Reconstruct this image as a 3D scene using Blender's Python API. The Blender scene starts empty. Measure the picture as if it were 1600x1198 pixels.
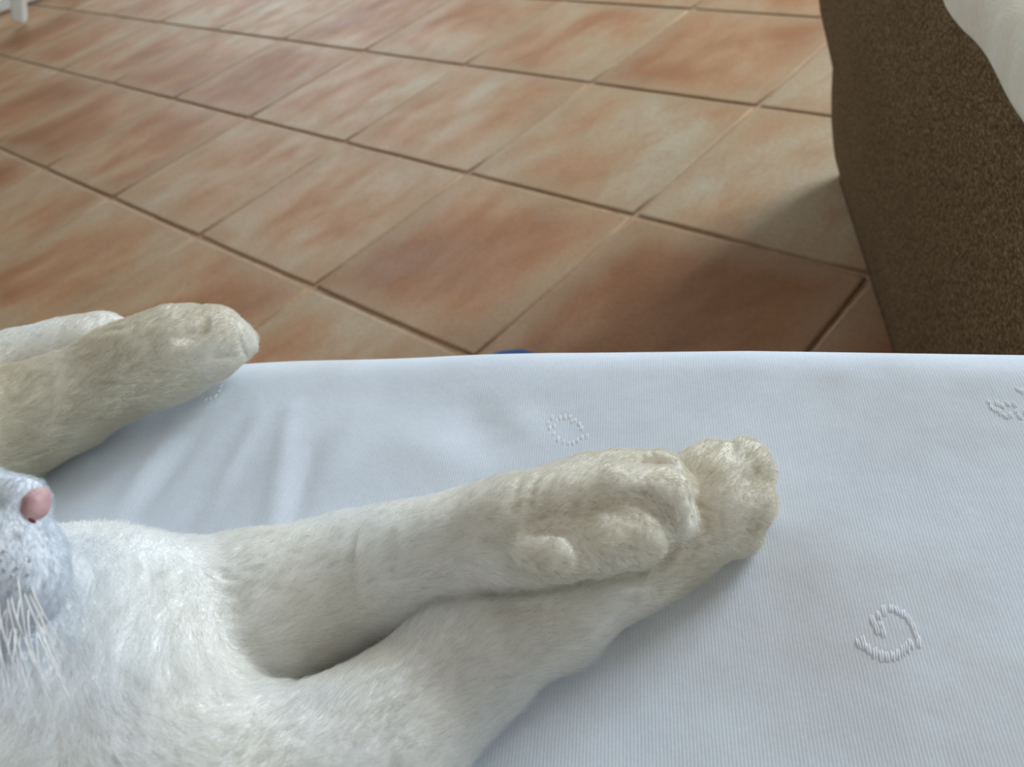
import bpy, bmesh, math, random
import numpy as np
from mathutils import Vector, Matrix

random.seed(4)
RNG = np.random.default_rng(4)
SC = bpy.context.scene
COL = SC.collection

# ------------------------------------------------------------------ camera, world, lights, exposure
CAM_Z = 0.617
F_PX = 1288.3
RC = np.array([[0.95784655, -0.18906004, -0.21630137],      # camera right
               [-0.28728032, -0.63036168, -0.72118941],     # camera down
               [0.0, 0.75292792, -0.65810299]])             # camera forward
cam_d = bpy.data.cameras.new('camera')
cam = bpy.data.objects.new('camera', cam_d)
COL.objects.link(cam)
cam_d.sensor_width = 36.0
cam_d.lens = F_PX / 1600 * 36
cam_d.clip_start = 0.005
m4 = Matrix.Identity(4)
for i in range(3):
    m4[i][0] = RC[0][i]
    m4[i][1] = -RC[1][i]
    m4[i][2] = -RC[2][i]
m4[2][3] = CAM_Z
cam.matrix_world = m4
cam_d.dof.use_dof = True
cam_d.dof.focus_distance = 0.265
cam_d.dof.aperture_fstop = 18.0
SC.camera = cam

world = bpy.data.worlds.new('world')
SC.world = world
world.use_nodes = True
bg = world.node_tree.nodes['Background']
bg.inputs['Color'].default_value = (0.80, 0.90, 1.0, 1)
bg.inputs['Strength'].default_value = 1.0


def area(name, loc, target, sx, sy, power, color):
    d = bpy.data.lights.new(name, 'AREA')
    d.shape = 'RECTANGLE'
    d.size, d.size_y = sx, sy
    d.energy = power
    d.color = color
    o = bpy.data.objects.new(name, d)
    COL.objects.link(o)
    o.location = loc
    o.rotation_euler = (Vector(target) - Vector(loc)).to_track_quat('-Z', 'Y').to_euler()
    return o


area('window_light', (3.12, 1.80, 1.45), (0.1, 0.55, 0.3), 1.3, 1.35, 120, (0.80, 0.91, 1.0))
area('far_window_light', (-0.5, 5.62, 1.5), (-0.2, 0.3, 0.4), 1.5, 1.3, 58, (0.78, 0.90, 1.0))

SC.view_settings.view_transform = 'Standard'
SC.view_settings.look = 'None'
SC.view_settings.gamma = 1
SC.view_settings.use_curve_mapping = False
SC.view_settings.exposure = 0.42
SC.cycles.diffuse_bounces = 10
SC.cycles.transmission_bounces = 10
SC.cycles.max_bounces = 14

SEAT = 0.40           # height of the white sofa's seat


def at(u, v, z):
    """world point at height z seen at (u, v) of the 1600x1198 photograph"""
    d = RC.T @ np.array([(u - 800) / F_PX, (v - 599) / F_PX, 1.0])
    s = (z - CAM_Z) / d[2]
    return np.array([0, 0, CAM_Z]) + d * s


# ------------------------------------------------------------------ material helpers
def srgb(*c):
    return tuple((x / 12.92 if x <= 0.04045 else ((x + 0.055) / 1.055) ** 2.4) for x in [q / 255 for q in c]) + (1,)


class NT:
    def __init__(self, name):
        self.m = bpy.data.materials.new(name)
        self.m.use_nodes = True
        self.t = self.m.node_tree
        self.b = self.t.nodes['Principled BSDF']

    def n(self, typ, **kw):
        o = self.t.nodes.new(typ)
        for k, v in kw.items():
            if k in o.inputs.keys():
                o.inputs[k].default_value = v
            else:
                setattr(o, k, v)
        return o

    def l(self, a, b):
        self.t.links.new(a, b)

    def noise(self, vec, scale, detail=4, rough=0.55, dist=0.0):
        o = self.n('ShaderNodeTexNoise')
        o.inputs['Scale'].default_value = scale
        o.inputs['Detail'].default_value = detail
        o.inputs['Roughness'].default_value = rough
        o.inputs['Distortion'].default_value = dist
        if vec is not None:
            self.l(vec, o.inputs['Vector'])
        return o.outputs['Fac']

    def ramp(self, fac, stops):
        o = self.n('ShaderNodeValToRGB')
        e = o.color_ramp.elements
        while len(e) < len(stops):
            e.new(0.5)
        for q, (p, c) in zip(e, stops):
            q.position = p
            q.color = c if isinstance(c, tuple) else (c, c, c, 1)
        self.l(fac, o.inputs['Fac'])
        return o.outputs['Color']

    def mix(self, fac, a, b, blend='MIX'):
        o = self.n('ShaderNodeMix', data_type='RGBA', blend_type=blend)
        for k, s in ((0, fac), (6, a), (7, b)):
            if isinstance(s, (int, float)):
                o.inputs[k].default_value = s
            elif isinstance(s, tuple):
                o.inputs[k].default_value = s
            else:
                self.l(s, o.inputs[k])
        return o.outputs[2]

    def math(self, op, a, b=0.0, c=None):
        o = self.n('ShaderNodeMath', operation=op)
        for k, s in enumerate((a, b) if c is None else (a, b, c)):
            if isinstance(s, (int, float)):
                o.inputs[k].default_value = s
            else:
                self.l(s, o.inputs[k])
        return o.outputs[0]

    def bump(self, h, strength, dist, normal=None):
        o = self.n('ShaderNodeBump')
        o.inputs['Strength'].default_value = strength
        o.inputs['Distance'].default_value = dist
        self.l(h, o.inputs['Height'])
        if normal is not None:
            self.l(normal, o.inputs['Normal'])
        self.l(o.outputs[0], self.b.inputs['Normal'])
        return o.outputs[0]

    def mapping(self, vec, scale=(1, 1, 1), rot=(0, 0, 0), loc=(0, 0, 0)):
        o = self.n('ShaderNodeMapping')
        o.inputs['Scale'].default_value = scale
        o.inputs['Rotation'].default_value = rot
        o.inputs['Location'].default_value = loc
        self.l(vec, o.inputs['Vector'])
        return o.outputs[0]


def plain(name, col, rough=0.6, spec=0.3):
    k = NT(name)
    k.b.inputs['Base Color'].default_value = col
    k.b.inputs['Roughness'].default_value = rough
    k.b.inputs['Specular IOR Level'].default_value = spec
    return k.m


def mat_tile():
    k = NT('terracotta_tile')
    tc = k.n('ShaderNodeTexCoord').outputs['Object']
    rnd = k.n('ShaderNodeObjectInfo').outputs['Random']
    off = k.n('ShaderNodeCombineXYZ')
    k.l(k.math('MULTIPLY', rnd, 37.0), off.inputs[0])
    k.l(k.math('MULTIPLY', rnd, 91.0), off.inputs[1])
    add = k.n('ShaderNodeVectorMath', operation='ADD')
    k.l(tc, add.inputs[0])
    k.l(off.outputs[0], add.inputs[1])
    p = add.outputs[0]
    ps = k.mapping(p, scale=(1.0, 0.5, 1.0))
    big = k.noise(ps, 6.5, 5, 0.55, 0.4)
    med = k.noise(ps, 15, 6, 0.65, 0.3)
    fine = k.noise(p, 160, 4, 0.7)
    oi = k.t.nodes['Object Info']
    sc = k.n('ShaderNodeSeparateColor')
    k.l(oi.outputs['Color'], sc.inputs[0])
    tone = sc.outputs[0]
    fac = k.math('ADD', k.math('MULTIPLY', big, 1.25), k.math('MULTIPLY_ADD', tone, 0.46, -0.36))
    c = k.ramp(fac, [(0.20, srgb(156, 108, 77)), (0.36, srgb(174, 124, 92)), (0.50, srgb(188, 144, 111)), (0.64, srgb(190, 159, 131)), (0.80, srgb(194, 175, 153))])
    dark = k.ramp(med, [(0.45, 0.0), (0.68, 1.0)])
    c = k.mix(k.math('MULTIPLY', dark, 0.5), c, srgb(172, 114, 78))
    # pale worn borders of each tile
    sep = k.n('ShaderNodeSeparateXYZ')
    k.l(tc, sep.inputs[0])
    ax = k.math('ABSOLUTE', sep.outputs[0])
    ay = k.math('ABSOLUTE', sep.outputs[1])
    edge = k.math('MAXIMUM', ax, ay)
    wob = k.math('MULTIPLY', k.math('SUBTRACT', k.noise(p, 9, 3), 0.5), 0.10)
    e = k.math('ADD', edge, wob)
    em = k.ramp(e, [(0.105, 0.0), (0.135, 0.55), (0.158, 0.9)])
    # dark-ish line beside the pale border on some tiles
    c = k.mix(k.math('MULTIPLY', em, 0.62), c, srgb(182, 155, 128))
    # every tile fired a little differently
    c = k.mix(1.0, c, (0.84, 0.89, 0.84, 1), 'MULTIPLY')
    sp = k.ramp(fine, [(0.33, 0.70), (0.62, 1.0)])
    c = k.mix(0.6, c, sp, 'MULTIPLY')
    k.l(c, k.b.inputs['Base Color'])
    r = k.ramp(med, [(0.3, 0.55), (0.7, 0.72)])
    k.l(r, k.b.inputs['Roughness'])
    k.b.inputs['Specular IOR Level'].default_value = 0.22
    h = k.math('ADD', k.math('MULTIPLY', fine, 0.35), k.noise(p, 28, 5, 0.6))
    k.bump(h, 0.35, 0.0018)
    return k.m


def mat_grout():
    k = NT('grout')
    tc = k.n('ShaderNodeTexCoord').outputs['Object']
    n = k.noise(tc, 60, 5, 0.7)
    k.l(k.ramp(n, [(0.3, srgb(150, 120, 94)), (0.7, srgb(184, 152, 124))]), k.b.inputs['Base Color'])
    k.b.inputs['Roughness'].default_value = 0.95
    k.bump(n, 0.6, 0.002)
    return k.m


def mat_twill():
    k = NT('white_twill')
    tc = k.n('ShaderNodeTexCoord').outputs['Object']
    # diagonal ribs of the weave, about a millimetre apart
    v = k.mapping(tc, rot=(0, 0, math.radians(17)))
    w = k.n('ShaderNodeTexWave', wave_type='BANDS', bands_direction='X')
    w.inputs['Scale'].default_value = 330
    w.inputs['Distortion'].default_value = 1.2
    w.inputs['Detail'].default_value = 2
    w.inputs['Detail Scale'].default_value = 0.3
    k.l(v, w.inputs['Vector'])
    fine = k.noise(tc, 900, 3, 0.6)
    med = k.noise(tc, 26, 4, 0.55)
    c = k.ramp(med, [(0.3, srgb(222, 231, 243)), (0.7, srgb(230, 239, 250))])
    soil = k.noise(tc, 9, 4, 0.6)
    c = k.mix(k.ramp(soil, [(0.50, 0.0), (0.72, 0.38)]), c, srgb(196, 190, 178))
    c = k.mix(k.math('MULTIPLY', k.ramp(w.outputs['Fac'], [(0.0, 1.0), (0.5, 0.0)]), 0.06), c, srgb(170, 172, 180))
    c = k.mix(0.22, c, k.ramp(fine, [(0.3, 0.80), (0.6, 1.0)]), 'MULTIPLY')
    # rare lint specks
    vo = k.n('ShaderNodeTexVoronoi', feature='F1')
    vo.inputs['Scale'].default_value = 42
    k.l(tc, vo.inputs['Vector'])
    dot = k.ramp(vo.outputs['Distance'], [(0.018, 1.0), (0.03, 0.0)])
    sep = k.n('ShaderNodeSeparateColor')
    k.l(vo.outputs['Color'], sep.inputs[0])
    dot = k.math('MULTIPLY', dot, k.math('GREATER_THAN', sep.outputs[0], 0.93))
    c = k.mix(dot, c, srgb(120, 105, 95))
    k.l(c, k.b.inputs['Base Color'])
    k.b.inputs['Roughness'].default_value = 0.9
    k.b.inputs['Specular IOR Level'].default_value = 0.15
    hh = k.math('ADD', k.math('MULTIPLY', w.outputs['Fac'], 0.8), k.math('MULTIPLY', fine, 0.8))
    b1 = k.bump(hh, 0.17, 0.0004)
    k.bump(med, 0.25, 0.004, b1)
    return k.m


def mat_brown():
    k = NT('brown_weave')
    tc = k.n('ShaderNodeTexCoord').outputs['Object']
    a = k.noise(k.mapping(tc, scale=(240, 240, 700)), 1.0, 3, 0.7)
    b = k.noise(k.mapping(tc, scale=(700, 700, 240)), 1.0, 3, 0.7)
    f = k.math('MAXIMUM', a, b)
    big = k.noise(tc, 8, 3, 0.5)
    c = k.ramp(f, [(0.40, srgb(66, 49, 32)), (0.53, srgb(98, 79, 55)), (0.66, srgb(152, 130, 98))])
    c = k.mix(0.35, c, k.ramp(big, [(0.35, 0.72), (0.65, 1.0)]), 'MULTIPLY')
    k.l(c, k.b.inputs['Base Color'])
    k.b.inputs['Roughness'].default_value = 0.95
    k.b.inputs['Specular IOR Level'].default_value = 0.1
    k.bump(f, 0.7, 0.0012)
    return k.m


def mat_throw():
    k = NT('cream_cotton')
    tc = k.n('ShaderNodeTexCoord').outputs['Object']
    n = k.noise(tc, 30, 5, 0.6)
    f = k.noise(k.mapping(tc, scale=(500, 120, 500)), 1.0, 3, 0.6)
    c = k.ramp(n, [(0.3, srgb(226, 220, 200)), (0.7, srgb(240, 238, 226))])
    c = k.mix(0.3, c, k.ramp(f, [(0.3, 0.8), (0.7, 1.0)]), 'MULTIPLY')
    k.l(c, k.b.inputs['Base Color'])
    k.b.inputs['Roughness'].default_value = 0.9
    k.bump(k.math('ADD', n, k.math('MULTIPLY', f, 0.3)), 0.5, 0.003)
    return k.m


def coat_colour(k):
    """white coat, creamier down the legs"""
    tc = k.n('ShaderNodeTexCoord').outputs['Object']
    at_ = k.n('ShaderNodeAttribute', attribute_name='tint')
    f = k.math('ADD', at_.outputs['Fac'], k.math('MULTIPLY', k.math('SUBTRACT', k.noise(tc, 38, 3, 0.6), 0.5), 0.5))
    m = k.n('ShaderNodeMapRange')
    m.inputs['From Min'].default_value = -0.5
    m.inputs['From Max'].default_value = 1.0
    k.l(f, m.inputs['Value'])
    return k.ramp(m.outputs[0], [(0.0, srgb(224, 229, 235)), (0.33, srgb(249, 250, 250)), (0.55, srgb(249, 248, 244)), (0.95, srgb(232, 226, 210))])


def mat_skin():
    k = NT('cat_skin')
    tc = k.n('ShaderNodeTexCoord').outputs['Object']
    k.l(coat_colour(k), k.b.inputs['Base Color'])
    k.b.inputs['Roughness'].default_value = 0.85
    k.b.inputs['Specular IOR Level'].default_value = 0.1
    f = k.noise(tc, 700, 3, 0.7)
    k.bump(f, 0.4, 0.0006)
    return k.m


def mat_fur():
    k = NT('white_fur')
    c = coat_colour(k)
    hi = k.n('ShaderNodeHairInfo')
    c = k.mix(1.0, c, k.ramp(hi.outputs['Random'], [(0.0, 0.76), (0.35, 0.97), (1.0, 1.0)]), 'MULTIPLY')
    k.l(c, k.b.inputs['Base Color'])
    k.b.inputs['Roughness'].default_value = 0.7
    k.b.inputs['Specular IOR Level'].default_value = 0.12
    tr = k.n('ShaderNodeBsdfTranslucent')
    k.l(c, tr.inputs['Color'])
    mx = k.n('ShaderNodeMixShader')
    mx.inputs[0].default_value = 0.50
    k.l(k.b.outputs[0], mx.inputs[1])
    k.l(tr.outputs[0], mx.inputs[2])
    k.l(mx.outputs[0], k.t.nodes['Material Output'].inputs['Surface'])
    return k.m


def mat_nose():
    k = NT('nose_leather')
    tc = k.n('ShaderNodeTexCoord').outputs['Object']
    n = k.noise(tc, 260, 4, 0.6)
    k.l(k.ramp(n, [(0.3, srgb(180, 136, 138)), (0.7, srgb(196, 160, 160))]), k.b.inputs['Base Color'])
    k.b.inputs['Roughness'].default_value = 0.5
    k.b.inputs['Subsurface Weight'].default_value = 0.2
    k.b.inputs['Subsurface Radius'].default_value = (0.003, 0.001, 0.001)
    k.bump(n, 0.5, 0.0006)
    return k.m


M_TILE, M_GROUT, M_TWILL, M_BROWN, M_THROW = mat_tile(), mat_grout(), mat_twill(), mat_brown(), mat_throw()
M_SKIN, M_FUR, M_NOSE = mat_skin(), mat_fur(), mat_nose()
M_THREAD = plain('white_thread', srgb(232, 236, 242), 0.8, 0.2)
M_DARKNOSE = plain('nostril_dark', srgb(120, 62, 66), 0.8)
M_WHISKER = plain('whisker_white', srgb(235, 235, 235), 0.4)
M_SPOT = plain('whisker_follicle', srgb(196, 198, 204), 0.8)
M_LID = plain('closed_lid', srgb(150, 110, 105), 0.8)
M_PAINT = plain('white_paint', srgb(226, 232, 228), 0.35, 0.5)
M_BLUE = plain('blue_fabric', srgb(62, 92, 138), 0.9, 0.1)
M_SOLE = plain('dark_sole', srgb(35, 38, 46), 0.8)
M_WOODFOOT = plain('dark_foot', srgb(60, 44, 34), 0.6)


# ------------------------------------------------------------------ object helpers
def mesh_obj(name, verts, faces, mat, parent=None, smooth=True):
    me = bpy.data.meshes.new(name)
    if isinstance(verts, np.ndarray):
        nv, nf = len(verts), len(faces)
        me.vertices.add(nv)
        me.vertices.foreach_set('co', verts.astype(np.float32).ravel())
        w = faces.shape[1]
        me.loops.add(nf * w)
        me.loops.foreach_set('vertex_index', faces.astype(np.int32).ravel())
        me.polygons.add(nf)
        me.polygons.foreach_set('loop_start', (np.arange(nf) * w).astype(np.int32))
        me.update(calc_edges=True)
        me.validate()
    else:
        me.from_pydata([tuple(v) for v in verts], [], faces)
        me.update()
    if smooth:
        me.polygons.foreach_set('use_smooth', [True] * len(me.polygons))
    me.materials.append(mat)
    o = bpy.data.objects.new(name, me)
    COL.objects.link(o)
    o.parent = parent
    return o


def bm_obj(name, bm, mat, parent=None, smooth=True):
    me = bpy.data.meshes.new(name)
    bm.normal_update()
    bm.to_mesh(me)
    bm.free()
    if smooth:
        me.polygons.foreach_set('use_smooth', [True] * len(me.polygons))
    me.materials.append(mat)
    o = bpy.data.objects.new(name, me)
    COL.objects.link(o)
    o.parent = parent
    return o


def empty(name, loc, label, cat, group=None):
    o = bpy.data.objects.new(name, None)
    COL.objects.link(o)
    o.location = loc
    o['label'] = label
    o['category'] = cat
    if group:
        o['group'] = group
    return o


def tube(pts, radii, seg=8, verts=None, faces=None):
    """append a capped tapered tube to verts/faces"""
    verts = [] if verts is None else verts
    faces = [] if faces is None else faces
    base = len(verts)
    n = len(pts)
    up = Vector((0.13, 0.21, 0.97)).normalized()
    for i, p in enumerate(pts):
        a = Vector(pts[max(0, i - 1)])
        b = Vector(pts[min(n - 1, i + 1)])
        t = (b - a).normalized()
        s = t.cross(up).normalized()
        q = s.cross(t)
        for k in range(seg):
            w = 2 * math.pi * k / seg
            verts.append(Vector(p) + (s * math.cos(w) + q * math.sin(w)) * radii[i])
    for i in range(n - 1):
        for k in range(seg):
            a = base + i * seg + k
            b = base + i * seg + (k + 1) % seg
            faces.append((a, b, b + seg, a + seg))
    faces.append(tuple(base + k for k in range(seg))[::-1])
    faces.append(tuple(base + (n - 1) * seg + k for k in range(seg)))
    return verts, faces


def bevel_box(bm, lo, hi, r, seg=3):
    d = bmesh.ops.create_cube(bm, size=1.0)
    vs = d['verts']
    for v in vs:
        v.co = Vector([lo[i] + (v.co[i] + 0.5) * (hi[i] - lo[i]) for i in range(3)])
    es = list({e for v in vs for e in v.link_edges})
    bmesh.ops.bevel(bm, geom=es, offset=r, segments=seg, profile=0.5, affect='EDGES')


X0, X1, Y0, Y1, ZT = -3.6, 3.0, -1.6, 5.5, 2.55
# ------------------------------------------------------------------ floor: grout bed with separate terracotta tiles
TILE = 0.33
TO = np.array([-0.8331460, 1.8218468])
TI = np.array([0.6043586, -0.7967124])
TJ = np.array([0.7967124, 0.6043586])
T_ANG = math.atan2(TI[1], TI[0])
floor = mesh_obj('floor', [(-3.8, -1.8, -0.06), (3.2, -1.8, -0.06), (3.2, 5.7, -0.06), (-3.8, 5.7, -0.06),
                           (-3.8, -1.8, -0.0032), (3.2, -1.8, -0.0032), (3.2, 5.7, -0.0032), (-3.8, 5.7, -0.0032)],
                 [(3, 2, 1, 0), (4, 5, 6, 7), (0, 1, 5, 4), (1, 2, 6, 5), (2, 3, 7, 6), (3, 0, 4, 7)], M_GROUT, smooth=False)
floor['kind'] = 'structure'


def tile_bm(irr):
    """one hand-pressed tile: rounded arris, faintly wavy outline, softly pillowed face"""
    rr = random.Random(irr)
    hx, hy = TILE / 2 - 0.0021, TILE / 2 - 0.0036   # the joints running away from the window wall are wider
    ring = []
    n = 5
    for (ax, ay, bx, by) in ((-1, -1, 1, -1), (1, -1, 1, 1), (1, 1, -1, 1), (-1, 1, -1, -1)):
        for k in range(n):
            t = k / n
            x, y = ax + (bx - ax) * t, ay + (by - ay) * t
            s = rr.uniform(-0.0007, 0.0005)
            if k == 0:
                s = -0.0016
            ring.append((x * (hx + s), y * (hy + s)))
    vs, fs = [], []
    m = len(ring)
    for (sc, z) in ((1.0, -0.007), (1.0, -0.0022), (0.994, -0.0006), (0.975, 0.0)):
        for x, y in ring:
            vs.append((x * sc, y * sc, z))
    for L in range(3):
        for k in range(m):
            a = L * m + k
            b = L * m + (k + 1) % m
            fs.append((a, b, b + m, a + m))
    fs.append(tuple(3 * m + k for k in range(m)))
    return vs, fs


protos = []
# how pale each tile of the foreground is fired (0 orange-brown, 1 cream)
TONE = {(3, 0): .18, (2, 0): .55, (1, 0): .62, (0, 0): .42, (-1, 0): .30, (4, 0): .12, (3, 1): .72, (4, 1): .85, (2, 1): .68, (1, 1): .55,
        (0, 1): .20, (-1, 1): .42, (-2, 1): .5, (3, 2): .40, (2, 2): .55, (1, 2): .5, (0, 2): .3, (4, 2): .75, (2, -1): .25, (3, -1): .66,
        (1, -1): .5, (0, -1): .55, (-1, -1): .2, (3, 3): .6, (2, 3): .45, (5, 1): .3, (4, -1): .3, (5, 0): .2}
for s in range(5):
    vs, fs = tile_bm(s)
    me = bpy.data.meshes.new('tile')
    me.from_pydata(vs, [], fs)
    me.polygons.foreach_set('use_smooth', [len(p.vertices) == 4 for p in me.polygons])
    me.materials.append(M_TILE)
    protos.append(me)


def in_view(x, y, m):
    d = RC @ np.array([x, y, -CAM_Z])
    if d[2] < 0.05:
        return False
    return -m < F_PX * d[0] / d[2] + 800 < 1600 + m and -m < F_PX * d[1] / d[2] + 599 < 700 + m


cells, rest = [], []
for i in range(-14, 22):
    for j in range(-14, 16):
        c = TO + TI * TILE * (i + 0.5) + TJ * TILE * (j + 0.5)
        if not (X0 - 0.1 < c[0] < X1 + 0.1 and Y0 - 0.1 < c[1] < Y1 + 0.1):
            continue
        seen = any(in_view(*(c + TI * a + TJ * b), 60) for a in (-0.16, 0, 0.16) for b in (-0.16, 0, 0.16))
        cells.append((not seen, float(np.hypot(c[0], c[1] - 0.8)), i, j, c))
cells.sort(key=lambda q: q[:2])
for n, (_, _, i, j, c) in enumerate(cells):
    if n < 290:
        o = bpy.data.objects.new('tile', random.choice(protos))
        COL.objects.link(o)
        o.parent = floor
        o.location = (c[0], c[1], random.uniform(-0.0004, 0.0004))
        o.color = (TONE.get((i, j), random.choice((0.15, 0.3, 0.4, 0.5, 0.6, 0.75))), random.random(), 0, 1)
        o.rotation_euler = (random.uniform(-.0012, .0012), random.uniform(-.0012, .0012), T_ANG + random.choice((0, 2)) * math.pi / 2 + random.uniform(-.002, .002))
    else:
        rest.append(c)
if rest:
    vv, ff = [], []
    tv, tf = tile_bm(2)
    ca, sa = math.cos(T_ANG), math.sin(T_ANG)
    for c in rest:
        b = len(vv)
        vv += [(c[0] + x * ca - y * sa, c[1] + x * sa + y * ca, z) for x, y, z in tv]
        ff += [tuple(q + b for q in f) for f in tf]
    o = mesh_obj('far_tiles', vv, ff, M_TILE, floor, smooth=False)
    o['kind'] = 'stuff'

# ------------------------------------------------------------------ walls, ceiling and windows of the room
X0, X1, Y0, Y1, ZT = -3.6, 3.0, -1.6, 5.5, 2.55
M_WALL = plain('white_plaster', srgb(222, 218, 210), 0.9, 0.2)
M_FRAME = plain('window_paint', srgb(235, 235, 232), 0.4, 0.4)
kw = NT('wall_grain')
M_WALL = kw.m
wn = kw.noise(kw.n('ShaderNodeTexCoord').outputs['Object'], 40, 5, 0.6)
kw.l(kw.ramp(wn, [(0.3, srgb(198, 194, 186)), (0.7, srgb(206, 203, 196))]), kw.b.inputs['Base Color'])
kw.b.inputs['Roughness'].default_value = 0.92
kw.bump(wn, 0.2, 0.002)


def boxes(name, lst, mat, parent=None, bev=0.0):
    bm = bmesh.new()
    for lo, hi in lst:
        d = bmesh.ops.create_cube(bm, size=1.0)
        for v in d['verts']:
            v.co = Vector([lo[k] + (v.co[k] + 0.5) * (hi[k] - lo[k]) for k in range(3)])
    o = bm_obj(name, bm, mat, parent, smooth=False)
    return o


def struct(name, lst, mat):
    o = boxes(name, lst, mat)
    o['kind'] = 'structure'
    return o


T_ = 0.2
WA = (1.15, 2.45, 0.78, 2.12)         # right window: y0, y1, z0, z1
WB = (-1.25, 0.25, 0.85, 2.15)        # far window: x0, x1, z0, z1
struct('wall_right', [((X1, Y0, 0), (X1 + T_, WA[0], ZT)), ((X1, WA[1], 0), (X1 + T_, Y1, ZT)),
                      ((X1, WA[0], 0), (X1 + T_, WA[1], WA[2])), ((X1, WA[0], WA[3]), (X1 + T_, WA[1], ZT))], M_WALL)
struct('wall_far', [((X0, Y1, 0), (WB[0], Y1 + T_, ZT)), ((WB[1], Y1, 0), (X1, Y1 + T_, ZT)),
                    ((WB[0], Y1, 0), (WB[1], Y1 + T_, WB[2])), ((WB[0], Y1, WB[3]), (WB[1], Y1 + T_, ZT))], M_WALL)
struct('wall_left', [((X0 - T_, Y0, 0), (X0, Y1, ZT))], M_WALL)
struct('wall_near', [((X0, Y0 - T_, 0), (X1, Y0, ZT))], M_WALL)
struct('ceiling', [((X0 - T_, Y0 - T_, ZT), (X1 + T_, Y1 + T_, ZT + 0.15))], M_WALL)
struct('baseboard_far', [((X0, Y1 - 0.015, 0), (X1, Y1, 0.08))], M_FRAME)
struct('baseboard_left', [((X0, Y0, 0), (X0 + 0.015, Y1 - 0.015, 0.08))], M_FRAME)
struct('baseboard_right', [((X1 - 0.015, Y0, 0), (X1, Y1 - 0.015, 0.08))], M_FRAME)


def window(name, x0, x1, z0, z1, along_x, c):
    f, q = 0.05, 0.03
    rects = [(x0, x0 + f, z0, z1), (x1 - f, x1, z0, z1), (x0 + f, x1 - f, z0, z0 + f), (x0 + f, x1 - f, z1 - f, z1), ((x0 + x1) / 2 - q, (x0 + x1) / 2 + q, z0 + f, z1 - f)]
    lst = []
    for a, b, lo, hi in rects:
        lst.append(((a, c, lo), (b, c + 0.05, hi)) if along_x else ((c, a, lo), (c + 0.05, b, hi)))
    w = struct(name, lst, M_FRAME)
    return w


window('window_1', WA[0], WA[1], WA[2], WA[3], False, X1 + 0.02)
window('window_2', WB[0], WB[1], WB[2], WB[3], True, Y1 + 0.02)

# ------------------------------------------------------------------ white sofa under the cat
sofa = empty('sofa', (0.1, 0.0, 0), 'white twill covered sofa seat with raised embroidered rings, the cat lying on it', 'sofa')
ED = np.array([0.9138, -0.4062])                      # direction of the front edge
EN = np.array([0.4062, 0.9138])                       # outwards
FR = 0.030                                            # rounding of the front edge
E_PTS = [(-1.2, 0.015), (-0.25, 0.008), (-0.11, -0.001), (-0.051, 0.0), (0.016, 0.0), (0.074, 0.0), (0.171, -0.002), (0.9, -0.004)]


def edge_off(s):
    return np.interp(s, [-1.2, -0.35, -0.235, -0.15, -0.08, 0.0, 0.08, 0.2, 0.9], [-0.06, -0.028, -0.012, -0.003, 0.000, 0.001, 0.000, -0.006, -0.03])


P0 = np.array([0.016, 0.259]) + EN * 0.64 * FR        # a point of the outer front line


def sofa_surface(x, y):
    """height of the wrinkled cover"""
    z = np.zeros_like(x)
    for (ax, ay, bx, by, w, hgt) in WR:
        dx, dy = bx - ax, by - ay
        L = dx * dx + dy * dy
        t = np.clip(((x - ax) * dx + (y - ay) * dy) / L, 0, 1)
        d2 = (x - ax - t * dx) ** 2 + (y - ay - t * dy) ** 2
        z += hgt * np.exp(-d2 / (w * w)) * (0.55 + 0.45 * np.sin(math.pi * np.clip(t, 0.08, 0.92)))
    z += 0.0008 * np.sin(x * 38 + 1.3 * np.sin(y * 31)) * np.sin(y * 45 + 0.7) * np.clip((0.08 - x) / 0.1, 0.15, 1)
    return z


WR = []
for (a, b, c, d, w, hg) in [(455, 640, 425, 820, .0045, .0014), (405, 650, 330, 790, .004, .0010), (490, 700, 455, 830, .004, -.0012),
                            (560, 650, 520, 740, .008, .0012), (250, 700, 180, 800, .005, .0011), (300, 690, 215, 800, .005, -.0011),
                            (735, 640, 760, 690, .009, -.0014), (640, 690, 700, 720, .010, .0012), (800, 640, 850, 690, .007, .0008),
                            (760, 610, 900, 600, .009, .0007), (370, 740, 260, 850, .008, -.0010), (690, 590, 640, 640, .008, -.0007)]:
    p, q = at(a, b, SEAT), at(c, d, SEAT)
    WR.append((p[0], p[1], q[0], q[1], w, hg))

ss = np.unique(np.concatenate([np.linspace(-1.0, -0.40, 25), np.linspace(-0.40, 0.32, 260), np.linspace(0.32, 0.95, 25)]))
prof = []                                             # (distance inwards from the outer line, height)
for z in (0.215, 0.24, 0.28, 0.32, 0.35):
    prof.append((0.004 - 0.004 * math.sin((z - 0.2) / 0.17 * math.pi), z))
for a in np.linspace(0, 90, 15):
    prof.append((FR - FR * math.cos(math.radians(a)), SEAT - FR + FR * math.sin(math.radians(a))))
for t in np.linspace(FR + 0.003, 0.40, 130):
    prof.append((t, SEAT))
for t in np.linspace(0.42, 0.78, 10):
    prof.append((t, SEAT))
prof += [(0.80, SEAT - 0.01), (0.81, SEAT - 0.03), (0.81, 0.215)]
V = []
for s in ss:
    o = edge_off(s)
    base = P0 + ED * s + EN * o
    for (t, z) in prof:
        p = base - EN * t
        V.append((p[0], p[1], z))
V = np.array(V)
topm = V[:, 2] > SEAT - 0.02
V[topm, 2] += sofa_surface(V[topm, 0], V[topm, 1])
npf = len(prof)
ii, kk = np.meshgrid(np.arange(len(ss) - 1), np.arange(npf - 1), indexing='ij')
a = (ii * npf + kk).ravel()
Fq = np.stack([a, a + npf, a + npf + 1, a + 1], 1)[:, ::-1]
Vl = V - np.array([0.1, 0, 0])
cush = mesh_obj('seat_cushion', Vl, Fq, M_TWILL, sofa)
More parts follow.
